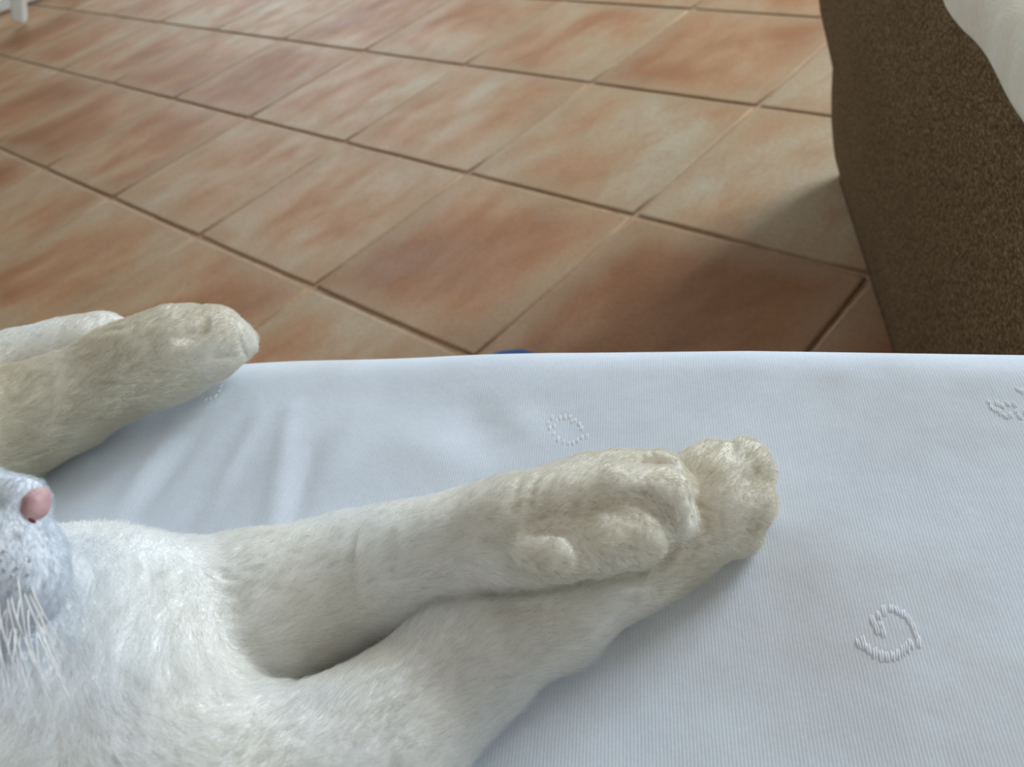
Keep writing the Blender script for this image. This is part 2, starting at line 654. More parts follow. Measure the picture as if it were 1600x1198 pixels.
# closed ends and underside of the cushion
ends = []
for s0 in (0, len(ss) - 1):
    ends.append(tuple(s0 * npf + k for k in range(npf)))
bmq = bmesh.new()
bmq.from_mesh(cush.data)
bmq.verts.ensure_lookup_table()
for e in ends:
    try:
        bmq.faces.new([bmq.verts[k] for k in e])
    except Exception:
        pass
bmq.to_mesh(cush.data)
bmq.free()
cush.data.polygons.foreach_set('use_smooth', [True] * len(cush.data.polygons))
# base and feet
bm = bmesh.new()
bevel_box(bm, (-0.98, -0.79, 0.06), (0.93, -0.065, 0.213), 0.012)
base = bm_obj('sofa_base', bm, M_TWILL, sofa)
base.location = (P0[0] - 0.1, P0[1], 0)
base.rotation_euler = (0, 0, math.atan2(ED[1], ED[0]))
for sx in (-0.9, 0.85):
    for sy in (-0.72, -0.14):
        vs, fs = tube([(0, 0, 0.0), (0, 0, 0.03), (0, 0, 0.062)], [0.02, 0.024, 0.028], 14)
        lg = mesh_obj('foot', vs, fs, M_WOODFOOT, sofa)
        p = P0 + ED * sx + EN * sy
        lg.location = (p[0] - 0.1, p[1], 0)


def ring(spots, length, th, seed):
    """raised satin stitches laid side by side round a circle, all leaning the same way"""
    rr = random.Random(seed)
    vs, fs = [], []
    for (u, v) in spots:
        c = at(u, v, SEAT)
        L = length * rr.uniform(0.85, 1.25)
        a = math.radians(-112 + rr.uniform(-9, 9))
        d = (math.cos(a), math.sin(a))
        for off in (-0.6, 0.6):
            pts, rad_ = [], []
            sh = rr.uniform(-.2, .2)
            for q in (-1, -0.6, -0.2, 0.2, 0.6, 1):
                x = c[0] + d[0] * L * (q + sh) / 2 - d[1] * off * th * 1.5
                y = c[1] + d[1] * L * (q + sh) / 2 + d[0] * off * th * 1.5
                zz = float(sofa_surface(np.array([x]), np.array([y]))[0])
                pts.append((x - 0.1, y, SEAT + zz + th * (0.25 - 0.9 * q * q)))
                rad_.append(th * (1.05 - 0.45 * abs(q)))
            tube(pts, rad_, 7, vs, fs)
    return mesh_obj('embroidered_ring', vs, fs, M_THREAD, sofa)


ring([(856, 660), (859, 668), (865, 677), (872, 686), (880, 690), (888, 692), (895, 692), (902, 688), (909, 683), (917, 681), (862, 652), (869, 657),
      (875, 652), (882, 650), (890, 650), (898, 655), (905, 661), (908, 669), (894, 657), (866, 664)], .0030, .00026, 1)
ring([(1364, 972), (1370, 983), (1380, 988), (1373, 961), (1381, 955), (1392, 951), (1402, 954), (1411, 960), (1420, 968), (1427, 979), (1431, 991),
      (1435, 1002), (1423, 1006), (1341, 1005), (1350, 1007), (1357, 1015), (1367, 1020), (1377, 1024), (1386, 1026), (1395, 1025), (1403, 1022),
      (1411, 1017), (1418, 1012), (1348, 1000), (1376, 976)], .0034, .00032, 2)
ring([(1545, 628), (1549, 636), (1556, 640), (1563, 645), (1571, 650), (1579, 648), (1588, 642), (1593, 650), (1590, 608), (1597, 612), (1558, 630),
      (1566, 634), (1574, 630), (1585, 632), (1604, 620), (1608, 632), (1602, 644)], .0030, .00028, 3)
ring([(313, 618), (318, 622), (322, 627), (330, 625), (338, 621), (343, 613), (346, 606), (326, 614), (312, 609), (318, 603)], .0026, .00026, 4)

# ------------------------------------------------------------------ brown sofa on the right
BD = np.array([0.313, 0.950])                         # along its front foot line, away from the camera
BN = np.array([-0.950, 0.313])                        # outwards, to the open floor
BC = np.array([0.499, 0.935])                         # far front corner at the floor
brown = empty('fabric_sofa', (BC[0], BC[1], 0), 'brown woven fabric sofa standing on the tiles at the right', 'sofa')


def rrect(x0, x1, y0, y1, r, n=8):
    pts = []
    for cx, cy, a0 in ((x1 - r, y1 - r, 0), (x0 + r, y1 - r, 90), (x0 + r, y0 + r, 180), (x1 - r, y0 + r, 270)):
        for k in range(n + 1):
            w = math.radians(a0 + 90 * k / n)
            pts.append((cx + r * math.cos(w), cy + r * math.sin(w)))
    return pts


def bulge(z):
    return np.interp(z, [0.0, 0.012, 0.035, 0.07, 0.12, 0.20, 0.28, 0.33, 0.35, 0.37, 0.385, 0.39], [0.0, 0.0, 0.007, 0.012, 0.014, 0.013, 0.010, 0.004, 0.0, -0.006, -0.014, -0.03])


vs, fs = [], []
zl = [0.002, 0.012, 0.022, 0.035, 0.05, 0.08, 0.115, 0.15, 0.185, 0.22, 0.25, 0.28, 0.31, 0.34, 0.36, 0.372, 0.38, 0.386, 0.389]
m = 0
for z in zl:
    # local frame: first axis outwards, second axis along the front
    b = float(bulge(z))
    pr = rrect(-0.85 - b, b * 0.35, -0.72, 0.0 + b, 0.035, 8)
    for i, (x, y) in enumerate(pr):
        # the loose cover puffs out most near the far corner
        e = (b * 0.5 + float(np.interp(z, [0.15, 0.19, 0.22, 0.27, 0.39], [0.0, 0.010, 0.018, 0.026, 0.022]))) * math.exp(-((y) / 0.13) ** 2) if x > -0.05 else 0
        p = BN * (x + e) + BD * y
        vs.append((p[0], p[1], z))
    m = len(pr)
for L in range(len(zl) - 1):
    for k in range(m):
        a, b_ = L * m + k, L * m + (k + 1) % m
        fs.append((a, b_, b_ + m, a + m))
fs.append(tuple((len(zl) - 1) * m + k for k in range(m)))
fs.append(tuple(k for k in range(m))[::-1])
mesh_obj('seat_box', vs, fs, M_BROWN, brown)
# backrest-side arm at the far end, rising above the seat and leaning outwards
vs, fs = [], []
zl = [0.10, 0.15, 0.18, 0.20, 0.22, 0.26, 0.32, 0.40, 0.50, 0.55, 0.58, 0.595, 0.60]
for q, z in enumerate(zl):
    g = [-0.03, -0.03, -0.03, -0.03, -0.03, -0.02, 0.0, 0.012, 0.016, 0.014, 0.008, -0.005, -0.03][q]
    pr = rrect(-0.85 - g, g, -0.17 - g, -0.01 + g * 0.6, 0.035, 8)
    for (x, y) in pr:
        p = BN * x + BD * y
        vs.append((p[0], p[1], z))
m = len(pr)
for L in range(len(zl) - 1):
    for k in range(m):
        a, b_ = L * m + k, L * m + (k + 1) % m
        fs.append((a, b_, b_ + m, a + m))
fs.append(tuple((len(zl) - 1) * m + k for k in range(m)))
arm = mesh_obj('armrest', vs, fs, M_BROWN, brown)

# cream throw lying over the brown seat, its hem hanging just over the front
A, B = -0.70, -0.25
nu, nv = 90, 44
vs = np.zeros((nu, nv, 3))
for i, y in enumerate(np.linspace(A, B, nu)):
    hang = 0.034 + 0.0025 * math.sin(y * 17 + 1) + 0.0015 * math.sin(y * 41)
    for k, t in enumerate(np.linspace(0, 0.62, nv) ** 1.0):
        # t = arc length from the hem upwards over the rounded edge and inwards
        if t < hang:
            x, z = 0.0045, 0.355 + 0.034 - hang + t
        elif t < hang + 0.03:
            w = (t - hang) / 0.03 * math.pi / 2
            x, z = -0.0145 + 0.019 * math.cos(w), 0.389 + 0.009 * math.sin(w)
        else:
            x, z = -0.0145 - (t - hang - 0.03), 0.398
        z += 0.0035 + 0.0016 * math.sin(y * 60 + 9 * t) * math.sin(t * 70 + 2) + 0.003 * math.exp(-((t - 0.075) / 0.006) ** 2)
        z += 0.005 * max(0, math.sin(y * 23 + t * 30)) ** 3 * (t > hang + 0.03)
        x += 0.001 * math.sin(y * 31 + 2) * (t < hang + 0.03)
        p = BN * x + BD * y + BC
        vs[i, k] = (p[0], p[1], z)
ii, kk = np.meshgrid(np.arange(nu - 1), np.arange(nv - 1), indexing='ij')
a = (ii * nv + kk).ravel()
throw = mesh_obj('throw_blanket', vs.reshape(-1, 3), np.stack([a, a + 1, a + nv + 1, a + nv], 1), M_THROW)
sol = throw.modifiers.new('thick', 'SOLIDIFY')
sol.thickness = 0.003
sol.offset = -1
sub = throw.modifiers.new('sub', 'SUBSURF')
sub.levels = sub.render_levels = 1
throw['label'] = 'cream cotton throw lying over the brown sofa seat, in the top right corner'
throw['category'] = 'blanket'

# ------------------------------------------------------------------ blue slipper behind the sofa edge
slip = empty('slipper', (0.006, 0.632, 0), 'blue fabric slipper on the floor, its toe just showing behind the white sofa edge', 'slipper')


def foot_outline(y):        # half width along the sole, toe at +y
    return np.interp(y, [-0.15, -0.14, -0.10, -0.03, 0.03, 0.07, 0.09, 0.102, 0.107], [0.0, 0.018, 0.030, 0.033, 0.045, 0.046, 0.038, 0.022, 0.0])


bm = bmesh.new()
ys = np.concatenate([np.linspace(-0.149, 0.09, 26), [0.095, 0.1, 0.104, 0.1065]])
outl = [(foot_outline(y), y) for y in ys] + [(-foot_outline(y), y) for y in ys[::-1]]
for zz0, zz1, nm, mt in ((0.0, 0.014, 'sole', M_SOLE),):
    lo = [bm.verts.new((x, y, 0.0005)) for x, y in outl]
    hi = [bm.verts.new((x * 1.03, y, 0.014)) for x, y in outl]
    n = len(outl)
    bm.faces.new(lo[::-1])
    bm.faces.new(hi)
    for k in range(n):
        bm.faces.new((lo[k], lo[(k + 1) % n], hi[(k + 1) % n], hi[k]))
bm_obj('sole', bm, M_SOLE, slip, smooth=False)
vs, fs = [], []
yy = np.concatenate([np.linspace(0.0, 0.09, 12), [0.097, 0.102, 0.105]])
for y in yy:
    w = float(foot_outline(y)) * 1.04 + 0.001
    hgt = 0.024 * math.sqrt(max(0.0, 1 - ((y + 0.01) / 0.118) ** 2)) + 0.004
    for k in range(15):
        t = math.pi * k / 14
        vs.append((w * math.cos(t), y, 0.012 + hgt * math.sin(t) ** 0.8))
for i in range(len(yy) - 1):
    for k in range(14):
        a = i * 15 + k
        fs.append((a, a + 1, a + 16, a + 15))
up = mesh_obj('upper', vs, fs, M_BLUE, slip)
s2 = up.modifiers.new('thick', 'SOLIDIFY')
s2.thickness = 0.004
slip.rotation_euler = (0, 0, math.radians(12))

# ------------------------------------------------------------------ white folding stand at the far left
sx, sy, _ = at(31, 37, 0)
stand = empty('folding_stand', (sx, sy, 0), 'white painted stand on the tiles, its low crossbar and foot in the top left corner', 'stand')


def bar(name, a, b, w, h):
    a, b = Vector(a), Vector(b)
    d = (b - a)
    bm = bmesh.new()
    bevel_box(bm, (0, -w / 2, -h / 2), (d.length, w / 2, h / 2), 0.006, 2)
    o = bm_obj(name, bm, M_PAINT, stand, smooth=False)
    o.location = a
    o.rotation_euler = d.to_track_quat('X', 'Z').to_euler()
    return o


pL, pR = at(-60, 25, 0.03), at(140, -44, 0.03)
c0 = np.array([sx, sy, 0])
bar('crossbar', pL - c0, pR - c0, 0.05, 0.055)
q0, q1 = at(31, 32, 0.02), at(24, -80, 0.22)
bar('leg', q0 - c0, q1 - c0, 0.05, 0.04)
e0 = at(140, -34, 0.04)
bar('upright', pL - c0 + np.array([0.05, 0.05, 0]), pL - c0 + np.array([0.25, 0.30, 0.72]), 0.035, 0.035)
bar('upright', pR - c0 + np.array([-0.05, 0.0, 0]), pR - c0 + np.array([0.10, 0.28, 0.72]), 0.035, 0.035)

# ------------------------------------------------------------------ the cat: one continuous body from a signed distance field
def place(u, v, h, rpx):
    p = at(u, v, SEAT + h)
    depth = float(RC[2] @ (p - np.array([0, 0, CAM_Z])))
    return np.array([*p, rpx * depth / F_PX])


def G(u, v, rpx, lift=0.0):
    """ball that rests on the seat (plus lift)"""
    h = 0.02
    for _ in range(8):
        h = place(u, v, h, rpx)[3] + lift
    return place(u, v, h, rpx)


def H(u, v, h, rpx):
    return place(u, v, h, rpx)


def W(x, y, h, r):
    return np.array([x, y, SEAT + h, r])


VOX = 0.0010
LO = np.array([-0.56, -0.03, SEAT - 0.006])
HI = np.array([0.115, 0.50, SEAT + 0.17])
NG = np.ceil((HI - LO) / VOX).astype(int) + 1
GX = [(LO[i] + VOX * np.arange(NG[i])).astype(np.float32) for i in range(3)]
FLD = np.full(NG, 0.05, np.float32)
SEGS = []                                             # for the lie of the fur: (a, b, ra, rb, length)


def smin(a, b, k):
    h = np.clip(0.5 + 0.5 * (b - a) / k, 0, 1)
    return b * (1 - h) + a * h - k * h * (1 - h)


def capsule(a, b, X, Y, Z):
    ax, ay, az, ra = a
    bx, by, bz, rb = b
    dx, dy, dz = bx - ax, by - ay, bz - az
    L = dx * dx + dy * dy + dz * dz + 1e-12
    t = np.clip(((X - ax) * dx + (Y - ay) * dy + (Z - az) * dz) / L, 0, 1)
    t = t * t * (3 - 2 * t) if False else t
    d = np.sqrt((X - ax - t * dx) ** 2 + (Y - ay - t * dy) ** 2 + (Z - az - t * dz) ** 2)
    return d - (ra + (rb - ra) * t)


def ellip(c, r, rot, X, Y, Z):
    P = np.stack([X - c[0] + 0 * Y + 0 * Z, Y - c[1] + 0 * X + 0 * Z, Z - c[2] + 0 * X + 0 * Y], -1) @ np.array(rot).T
    q = P / np.array(r)
    k0 = np.sqrt((q ** 2).sum(-1))
    k1 = np.sqrt(((q / np.array(r)) ** 2).sum(-1)) + 1e-9
    return k0 * (k0 - 1) / k1


def group(chains, k_in, k_out, flow=0.005, tint=0.0):
    """union of capsule chains blended by k_in, merged into the field by k_out (number or function)"""
    al = np.array([p for c in chains for p in c])
    mar = 0.02
    lo = (al[:, :3] - al[:, 3:]).min(0) - mar
    hi = (al[:, :3] + al[:, 3:]).max(0) + mar
    i0 = np.clip(((lo - LO) / VOX).astype(int), 0, NG - 1)
    i1 = np.clip(((hi - LO) / VOX).astype(int) + 2, 0, NG)
    sl = tuple(slice(i0[k], i1[k]) for k in range(3))
    if any(i1[k] <= i0[k] for k in range(3)):
        return
    loc = np.full([i1[k] - i0[k] for k in range(3)], 0.05, np.float32)
    for c in chains:
        prs = list(zip(c[:-1], c[1:])) if len(c) > 1 else [(c[0], c[0])]
        for a, b in prs:
            q = np.array([a, b])
            l2 = (q[:, :3] - q[:, 3:]).min(0) - mar
            h2 = (q[:, :3] + q[:, 3:]).max(0) + mar
            j0 = np.clip(((l2 - LO) / VOX).astype(int), i0, i1)
            j1 = np.clip(((h2 - LO) / VOX).astype(int) + 2, i0, i1)
            if (j1 <= j0).any():
                continue
            s2 = tuple(slice(j0[k] - i0[k], j1[k] - i0[k]) for k in range(3))
            X = GX[0][j0[0]:j1[0], None, None]
            Y = GX[1][None, j0[1]:j1[1], None]
            Z = GX[2][None, None, j0[2]:j1[2]]
            d = capsule(a, b, X, Y, Z)
            loc[s2] = smin(loc[s2], d, k_in)
            SEGS.append((a, b, flow, tint))
    if callable(k_out):
        X = GX[0][sl[0]][:, None, None]
        Y = GX[1][sl[1]][None, :, None]
        k_out = k_out(X, Y) + 0 * loc
    FLD[sl] = smin(FLD[sl], loc, k_out)


def fade(px, near, far, r0, r1):
    """blend radius: near within r0 of a point, far beyond r1"""
    def f(X, Y):
        d = np.sqrt((X - px[0]) ** 2 + (Y - px[1]) ** 2)
        t = np.clip((d - r0) / (r1 - r0), 0, 1)
        return near * (1 - t) + far * t
    return f


# trunk: chest, ribs, loins, hips curled round to the left, tail
chest = [[H(120, 1085, .034, 215), H(240, 1250, .028, 160)],
         [H(120, 1085, .034, 215), W(-0.215, 0.085, .052, .054)],
         [W(-0.215, 0.085, .052, .054), W(-0.30, 0.085, .058, .062)],
         [W(-0.30, 0.085, .058, .062), W(-0.40, 0.13, .060, .064)],
         [W(-0.40, 0.13, .060, .064), W(-0.455, 0.22, .062, .066)],
         [W(-0.455, 0.22, .062, .066), W(-0.44, 0.33, .060, .064)],
         [W(-0.44, 0.33, .060, .064), W(-0.39, 0.385, .055, .056)]]
group(chest, .03, .02, .0065)
group([[W(-0.47, 0.38, .02, .018), W(-0.52, 0.30, .014, .0135), W(-0.53, 0.16, .013, .012), W(-0.48, 0.06, .012, .011), W(-0.38, 0.0, .011, .010)]], .01, .015, .009)

# lower foreleg (lies on the cover) and its paw
group([[H(300, 1290, .024, 150), G(470, 1228, 122), G(604, 1152, 100), G(725, 1034, 81), G(870, 946, 67), G(1000, 868, 59), G(1075, 822, 62, .001)]], .014, .020, .0050, .12)
group([[G(1075, 822, 62, .001), G(1118, 786, 68, .001)],
       [G(1080, 745, 40, .008), G(1112, 726, 38, .006)],
       [G(1120, 755, 48, .012), G(1158, 732, 46, .009), G(1174, 742, 36, .004)],
       [G(1120, 785, 50, .010), G(1160, 786, 48, .004), G(1178, 786, 34, .001)],
       [G(1110, 815, 46, .007), G(1150, 826, 40, .001), G(1160, 834, 28)]], .0022, fade(at(1050, 835, SEAT), .010, .005, .01, .03), .0026, .7)

# upper foreleg, crossing over the other near the paw
shoulder = at(270, 1000, SEAT + .03)
group([[H(190, 985, .024, 112), H(320, 975, .022, 112), H(430, 962, .020, 118), H(555, 908, .022, 90), H(650, 880, .026, 77),
        H(750, 848, .030, 68), H(830, 828, .035, 71), H(900, 810, .037, 74)]], .012, fade(shoulder, .014, .0008, .016, .042), .0050, .3)
group([[H(870, 845, .038, 56), H(935, 840, .038, 52), H(990, 836, .035, 48), H(1000, 844, .029, 42)],
       [H(880, 792, .043, 48), H(960, 768, .044, 44), H(1034, 776, .037, 46), H(1052, 812, .028, 38)],
       [H(890, 768, .040, 42), H(960, 742, .038, 38), H(1030, 740, .035, 35), H(1062, 770, .027, 30)],
       [H(860, 768, .030, 40), H(915, 742, .028, 32), H(975, 730, .026, 28)]], .0012, fade(at(880, 790, SEAT + .035), .004, .0008, .010, .020), .0023, .8)
group([[H(828, 858, .0425, 31), H(874, 868, .0420, 33)]], .005, .0040, .0040, .35)

# hind legs reaching in from the top left
hipk = fade((-0.40, 0.38), .03, .003, .06, .16)
group([[W(-0.40, 0.385, .045, .050), W(-0.345, 0.42, .040, .040), H(-90, 640, .030, 78), H(20, 590, .024, 58), H(75, 570, .024, 47), H(120, 553, .024, 42), H(158, 533, .024, 37)]], .014, hipk, .0035, 0.1)
group([[H(140, 540, .022, 38), H(185, 526, .022, 25)], [H(140, 532, .030, 30), H(166, 518, .028, 25)]], .0012, .006, .0025, .1)
group([[W(-0.39, 0.37, .050, .050), W(-0.33, 0.375, .040, .040), G(-90, 715, 86, .004), G(0, 668, 76, .006), G(100, 628, 61, .008), G(200, 576, 57, .010), G(262, 556, 55, .011), G(318, 541, 52, .011)]], .014, fade((-0.38, 0.36), .03, .0015, .05, .15), .0050, .95)
group([[G(235, 548, 50, .018), G(268, 514, 34, .026), G(298, 504, 27, .024)],
       [G(290, 540, 54, .014), G(336, 526, 46, .014), G(352, 532, 40, .010)],
       [G(300, 560, 40, .007), G(336, 552, 36, .006), G(352, 550, 28, .005)],
       [G(345, 535, 28, .012), G(374, 520, 16, .012), G(386, 528, 13, .010), G(388, 541, 12, .009), G(380, 551, 12, .008)]], .0012, .005, .0026, .7)

# neck and head, lying on its cheek, face turned to the right
group([[W(-0.215, 0.13, .045, .050), W(-0.225, 0.175, .055, .042), W(-0.240, 0.205, .065, .040)]], .02, .012, .006)
hk = fade((-0.235, 0.19), .012, .0008, .03, .06)
group([[H(-235, 850, .082, 205), H(-160, 845, .086, 165)],
       [H(-160, 845, .086, 165), H(-60, 850, .094, 92)],
       [H(-150, 800, .096, 110), H(-40, 786, .102, 50), H(30, 786, .102, 41)],
       [H(-60, 880, .094, 92), H(6, 888, .095, 82), H(16, 915, .094, 77)],
       [H(-70, 930, .084, 90), H(-8, 965, .082, 60)],
       [H(-180, 930, .086, 130)],
       [H(-300, 720, .100, 60), H(-330, 640, .106, 34), H(-345, 590, .108, 10)],
       [H(-330, 760, .070, 60), H(-390, 680, .068, 34), H(-420, 640, .066, 10)]], .0045, hk, .0024, -0.7)


def field_at(P):
    q = (P - LO) / VOX
    b = np.clip(np.floor(q).astype(int), 0, NG - 2)
    t = q - b
    o = 0.0
    for i in (0, 1):
        for j in (0, 1):
            for k in (0, 1):
                o = o + FLD[b[0] + i, b[1] + j, b[2] + k] * (t[0] if i else 1 - t[0]) * (t[1] if j else 1 - t[1]) * (t[2] if k else 1 - t[2])
    return float(o)


def on_coat(u, v):
    """first point of the body met on the line through (u, v)"""
    d = RC.T @ np.array([(u - 800) / F_PX, (v - 599) / F_PX, 1.0])
    z = SEAT + 0.16
    while z > SEAT:
        p = np.array([0, 0, CAM_Z]) + d * ((z - CAM_Z) / d[2])
        if (p > LO).all() and (p < HI).all() and field_at(p) < 0:
            return p
        z -= 0.0003
    return np.array([0, 0, CAM_Z]) + d * ((SEAT - CAM_Z) / d[2])


CREASES = []


def carve(px, r, k=0.0012, sink=0.0):
    """press a rounded crease into the coat along a line"""
    P = []
    for (a0, b0), (a1, b1) in zip(px[:-1], px[1:]):
        for t in (0, 0.5):
            P.append(on_coat(a0 + (a1 - a0) * t, b0 + (b1 - b0) * t))
    P.append(on_coat(*px[-1]))
    P = np.array(P)
    P[:, 2] -= sink
    CREASES.extend(list(P))
    n = len(P)
    for q in range(n - 1):
        ra_, rb_ = [r * (0.35 + 0.65 * math.sin(math.pi * (0.1 + 0.8 * (q + e) / (n - 1)))) for e in (0, 1)]
        a, b = np.array([*P[q], ra_]), np.array([*P[q + 1], rb_])
        lo = np.minimum(a[:3], b[:3]) - 0.006
        hi = np.maximum(a[:3], b[:3]) + 0.006
        i0 = np.clip(((lo - LO) / VOX).astype(int), 0, NG - 1)
        i1 = np.clip(((hi - LO) / VOX).astype(int) + 2, 0, NG)
        X = GX[0][i0[0]:i1[0], None, None]
        Y = GX[1][None, i0[1]:i1[1], None]
        Z = GX[2][None, None, i0[2]:i1[2]]
        d = -capsule(a, b, X, Y, Z)
        sl = (slice(i0[0], i1[0]), slice(i0[1], i1[1]), slice(i0[2], i1[2]))
        FLD[sl] = -smin(-FLD[sl], -d, k)


def groove(u, v, h, du, dv, rad, width, depth):
    """skin fold across a leg: a shallow cut through a plane"""
    p = at(u, v, SEAT + h)
    q = at(u + du, v + dv, SEAT + h)
    n = (q - p) / np.linalg.norm(q - p)
    i0 = np.clip(((p - rad - LO) / VOX).astype(int), 0, NG - 1)
    i1 = np.clip(((p + rad - LO) / VOX).astype(int) + 2, 0, NG)
    X = GX[0][i0[0]:i1[0], None, None] - p[0]
    Y = GX[1][None, i0[1]:i1[1], None] - p[1]
    Z = GX[2][None, None, i0[2]:i1[2]] - p[2]
    d = X * n[0] + Y * n[1] + Z * n[2]
    r2 = X * X + Y * Y + Z * Z
    FLD[i0[0]:i1[0], i0[1]:i1[1], i0[2]:i1[2]] += (depth * np.exp(-(d / width) ** 2) * np.exp(-r2 / (rad * 0.5) ** 2)).astype(np.float32)


groove(538, 868, .045, 40, -2, .018, .0012, .0013)
groove(836, 775, .048, 40, 3, .014, .0012, .0012)
groove(812, 785, .046, 40, -1, .014, .0012, .0011)
groove(862, 768, .048, 40, 6, .012, .0012, .0009)
groove(598, 870, .045, 40, -4, .016, .0014, .0009)

carve([(940, 788), (972, 778), (1009, 777), (1036, 798), (1046, 826), (1056, 846)], .0024, .0010, .0003)
carve([(1062, 738), (1076, 760), (1084, 788), (1082, 812)], .0015)
carve([(1000, 727), (1018, 723), (1036, 722), (1054, 726)], .0009, .0025)
carve([(822, 834), (850, 826), (884, 830), (906, 856), (912, 882)], .0015)
carve([(1143, 684), (1146, 698), (1142, 716)], .0008, .002)
carve([(700, 948), (770, 925), (850, 915), (930, 900), (1000, 890), (1045, 866), (1064, 846)], .0022, .0012, .0006)
carve([(278, 530), (300, 524), (316, 514), (322, 498)], .0019, .0022)
carve([(373, 512), (376, 530), (381, 545), (386, 556)], .0013)
carve([(330, 556), (352, 556), (372, 556)], .0010)
carve([(152, 520), (175, 514), (196, 512)], .0010)

# the body never sinks through the cover
FLD = np.maximum(FLD, (SEAT + 0.0008 - GX[2])[None, None, :])


def surface_nets(F):
    S = F < 0
    c = [(i, j, k) for i in (0, 1) for j in (0, 1) for k in (0, 1)]
    nx, ny, nz = F.shape
    cnt = np.zeros((nx - 1, ny - 1, nz - 1), np.int8)
    for i, j, k in c:
        cnt += S[i:nx - 1 + i, j:ny - 1 + j, k:nz - 1 + k]
    act = (cnt > 0) & (cnt < 8)
    idx = np.argwhere(act)
    ids = np.full(act.shape, -1, np.int32)
    ids[act] = np.arange(len(idx))
    vals = np.stack([F[idx[:, 0] + i, idx[:, 1] + j, idx[:, 2] + k] for i, j, k in c], 1)
    acc = np.zeros((len(idx), 3))
    num = np.zeros(len(idx))
    for a in range(8):
        for b in range(a + 1, 8):
            if sum(abs(c[a][q] - c[b][q]) for q in range(3)) != 1:
                continue
            va, vb = vals[:, a], vals[:, b]
            mk = (va < 0) != (vb < 0)
            t = np.where(mk, va / np.where(mk, va - vb, 1), 0)
            pa, pb = np.array(c[a], float), np.array(c[b], float)
            acc += np.where(mk[:, None], pa + t[:, None] * (pb - pa), 0)
            num += mk
    verts = LO + VOX * (idx + acc / num[:, None])
    quads = []
    for ax in range(3):
        o1, o2 = [q for q in range(3) if q != ax]
        s0 = [slice(1, -1)] * 3
        s1 = [slice(1, -1)] * 3
        s0[ax] = slice(0, F.shape[ax] - 1)
        s1[ax] = slice(1, F.shape[ax])
        ch = S[tuple(s0)] != S[tuple(s1)]
        e = np.argwhere(ch)
        e[:, o1] += 1
        e[:, o2] += 1
        inside = S[e[:, 0], e[:, 1], e[:, 2]]
        ring_ = []
        for (d1, d2) in ((-1, -1), (0, -1), (0, 0), (-1, 0)):
            q = e.copy()
            q[:, o1] += d1
            q[:, o2] += d2
            ring_.append(ids[q[:, 0], q[:, 1], q[:, 2]])
        q4 = np.stack(ring_, 1)
        flip = inside if ax != 1 else ~inside
        q4 = np.where(flip[:, None], q4, q4[:, ::-1])
        quads.append(q4)
    quads = np.concatenate(quads)
    return verts, quads[(quads >= 0).all(1)]


CV, CQ = surface_nets(FLD)
# light smoothing of the net
for _ in range(1):
    acc = np.zeros_like(CV)
    num = np.zeros(len(CV))
    for k in range(4):
        for j in (1, 3):
            np.add.at(acc, CQ[:, k], CV[CQ[:, (k + j) % 4]])
            np.add.at(num, CQ[:, k], 1)
    CV = CV * 0.5 + 0.5 * acc / np.maximum(num, 1)[:, None]

CORG = np.array([-0.30, 0.20, SEAT])
cat = empty('cat', tuple(CORG), 'white short-haired cat curled on the white sofa, forelegs stretched out and crossed', 'cat')
body = mesh_obj('body', CV - CORG, CQ, M_SKIN, cat)

# ---- fur
tri = np.concatenate([CQ[:, [0, 1, 2]], CQ[:, [0, 2, 3]]])
A_, B_, C_ = CV[tri[:, 0]], CV[tri[:, 1]], CV[tri[:, 2]]
N_ = np.cross(B_ - A_, C_ - A_)
ar = np.linalg.norm(N_, axis=1) / 2
cen = (A_ + B_ + C_) / 3
rel = (cen - np.array([0, 0, CAM_Z])) @ RC.T
uu = F_PX * rel[:, 0] / rel[:, 2] + 800
vv_ = F_PX * rel[:, 1] / rel[:, 2] + 599
w = np.where((uu > -130) & (uu < 1400) & (vv_ > 350) & (vv_ < 1330), 1.0, 0.12)
w *= np.where(cen[:, 2] < SEAT + 0.003, 0.15, 1.0)
NH = 350000
pr = ar * w
pick = RNG.choice(len(tri), NH, p=pr / pr.sum())
r1, r2 = RNG.random(NH), RNG.random(NH)
fl = r1 + r2 > 1
r1[fl], r2[fl] = 1 - r1[fl], 1 - r2[fl]
root = A_[pick] + (B_[pick] - A_[pick]) * r1[:, None] + (C_[pick] - A_[pick]) * r2[:, None]
# smooth normals from the vertices
VN = np.zeros_like(CV)
for k in range(3):
    np.add.at(VN, tri[:, k], N_)
VN /= np.linalg.norm(VN, axis=1)[:, None] + 1e-12
nrm = (VN[tri[pick, 0]] * (1 - r1 - r2)[:, None] + VN[tri[pick, 1]] * r1[:, None] + VN[tri[pick, 2]] * r2[:, None])
nrm /= np.linalg.norm(nrm, axis=1)[:, None]

# lie of the coat, looked up on the mesh vertices then carried to the roots
fdir = np.zeros((len(CV), 3))
flen = np.zeros(len(CV))
wsum = np.zeros(len(CV))
ftint = np.zeros(len(CV))
tsum = np.zeros(len(CV))
for a, b, fl_, tn_ in SEGS:
    d = b[:3] - a[:3]
    L = float(np.linalg.norm(d))
    if L < 1e-5:
        d = np.array([1.0, -0.2, 0.0]); L = 1
        t = np.zeros(len(CV))
        q = CV - a[:3]
    else:
        t = np.clip((CV - a[:3]) @ d / L ** 2, 0, 1)
        q = CV - a[:3] - t[:, None] * d
    dist = np.abs(np.linalg.norm(q, axis=1) - (a[3] + (b[3] - a[3]) * t))
    ww = np.exp(-(dist / 0.004) ** 1.0)
    wt = np.exp(-(dist / (0.008 if tn_ >= 0 else 0.0022)) ** 1.0)
    fdir += ww[:, None] * d / L
    flen += ww * fl_
    ftint += wt * tn_
    tsum += wt
    wsum += ww
fdir /= wsum[:, None] + 1e-12
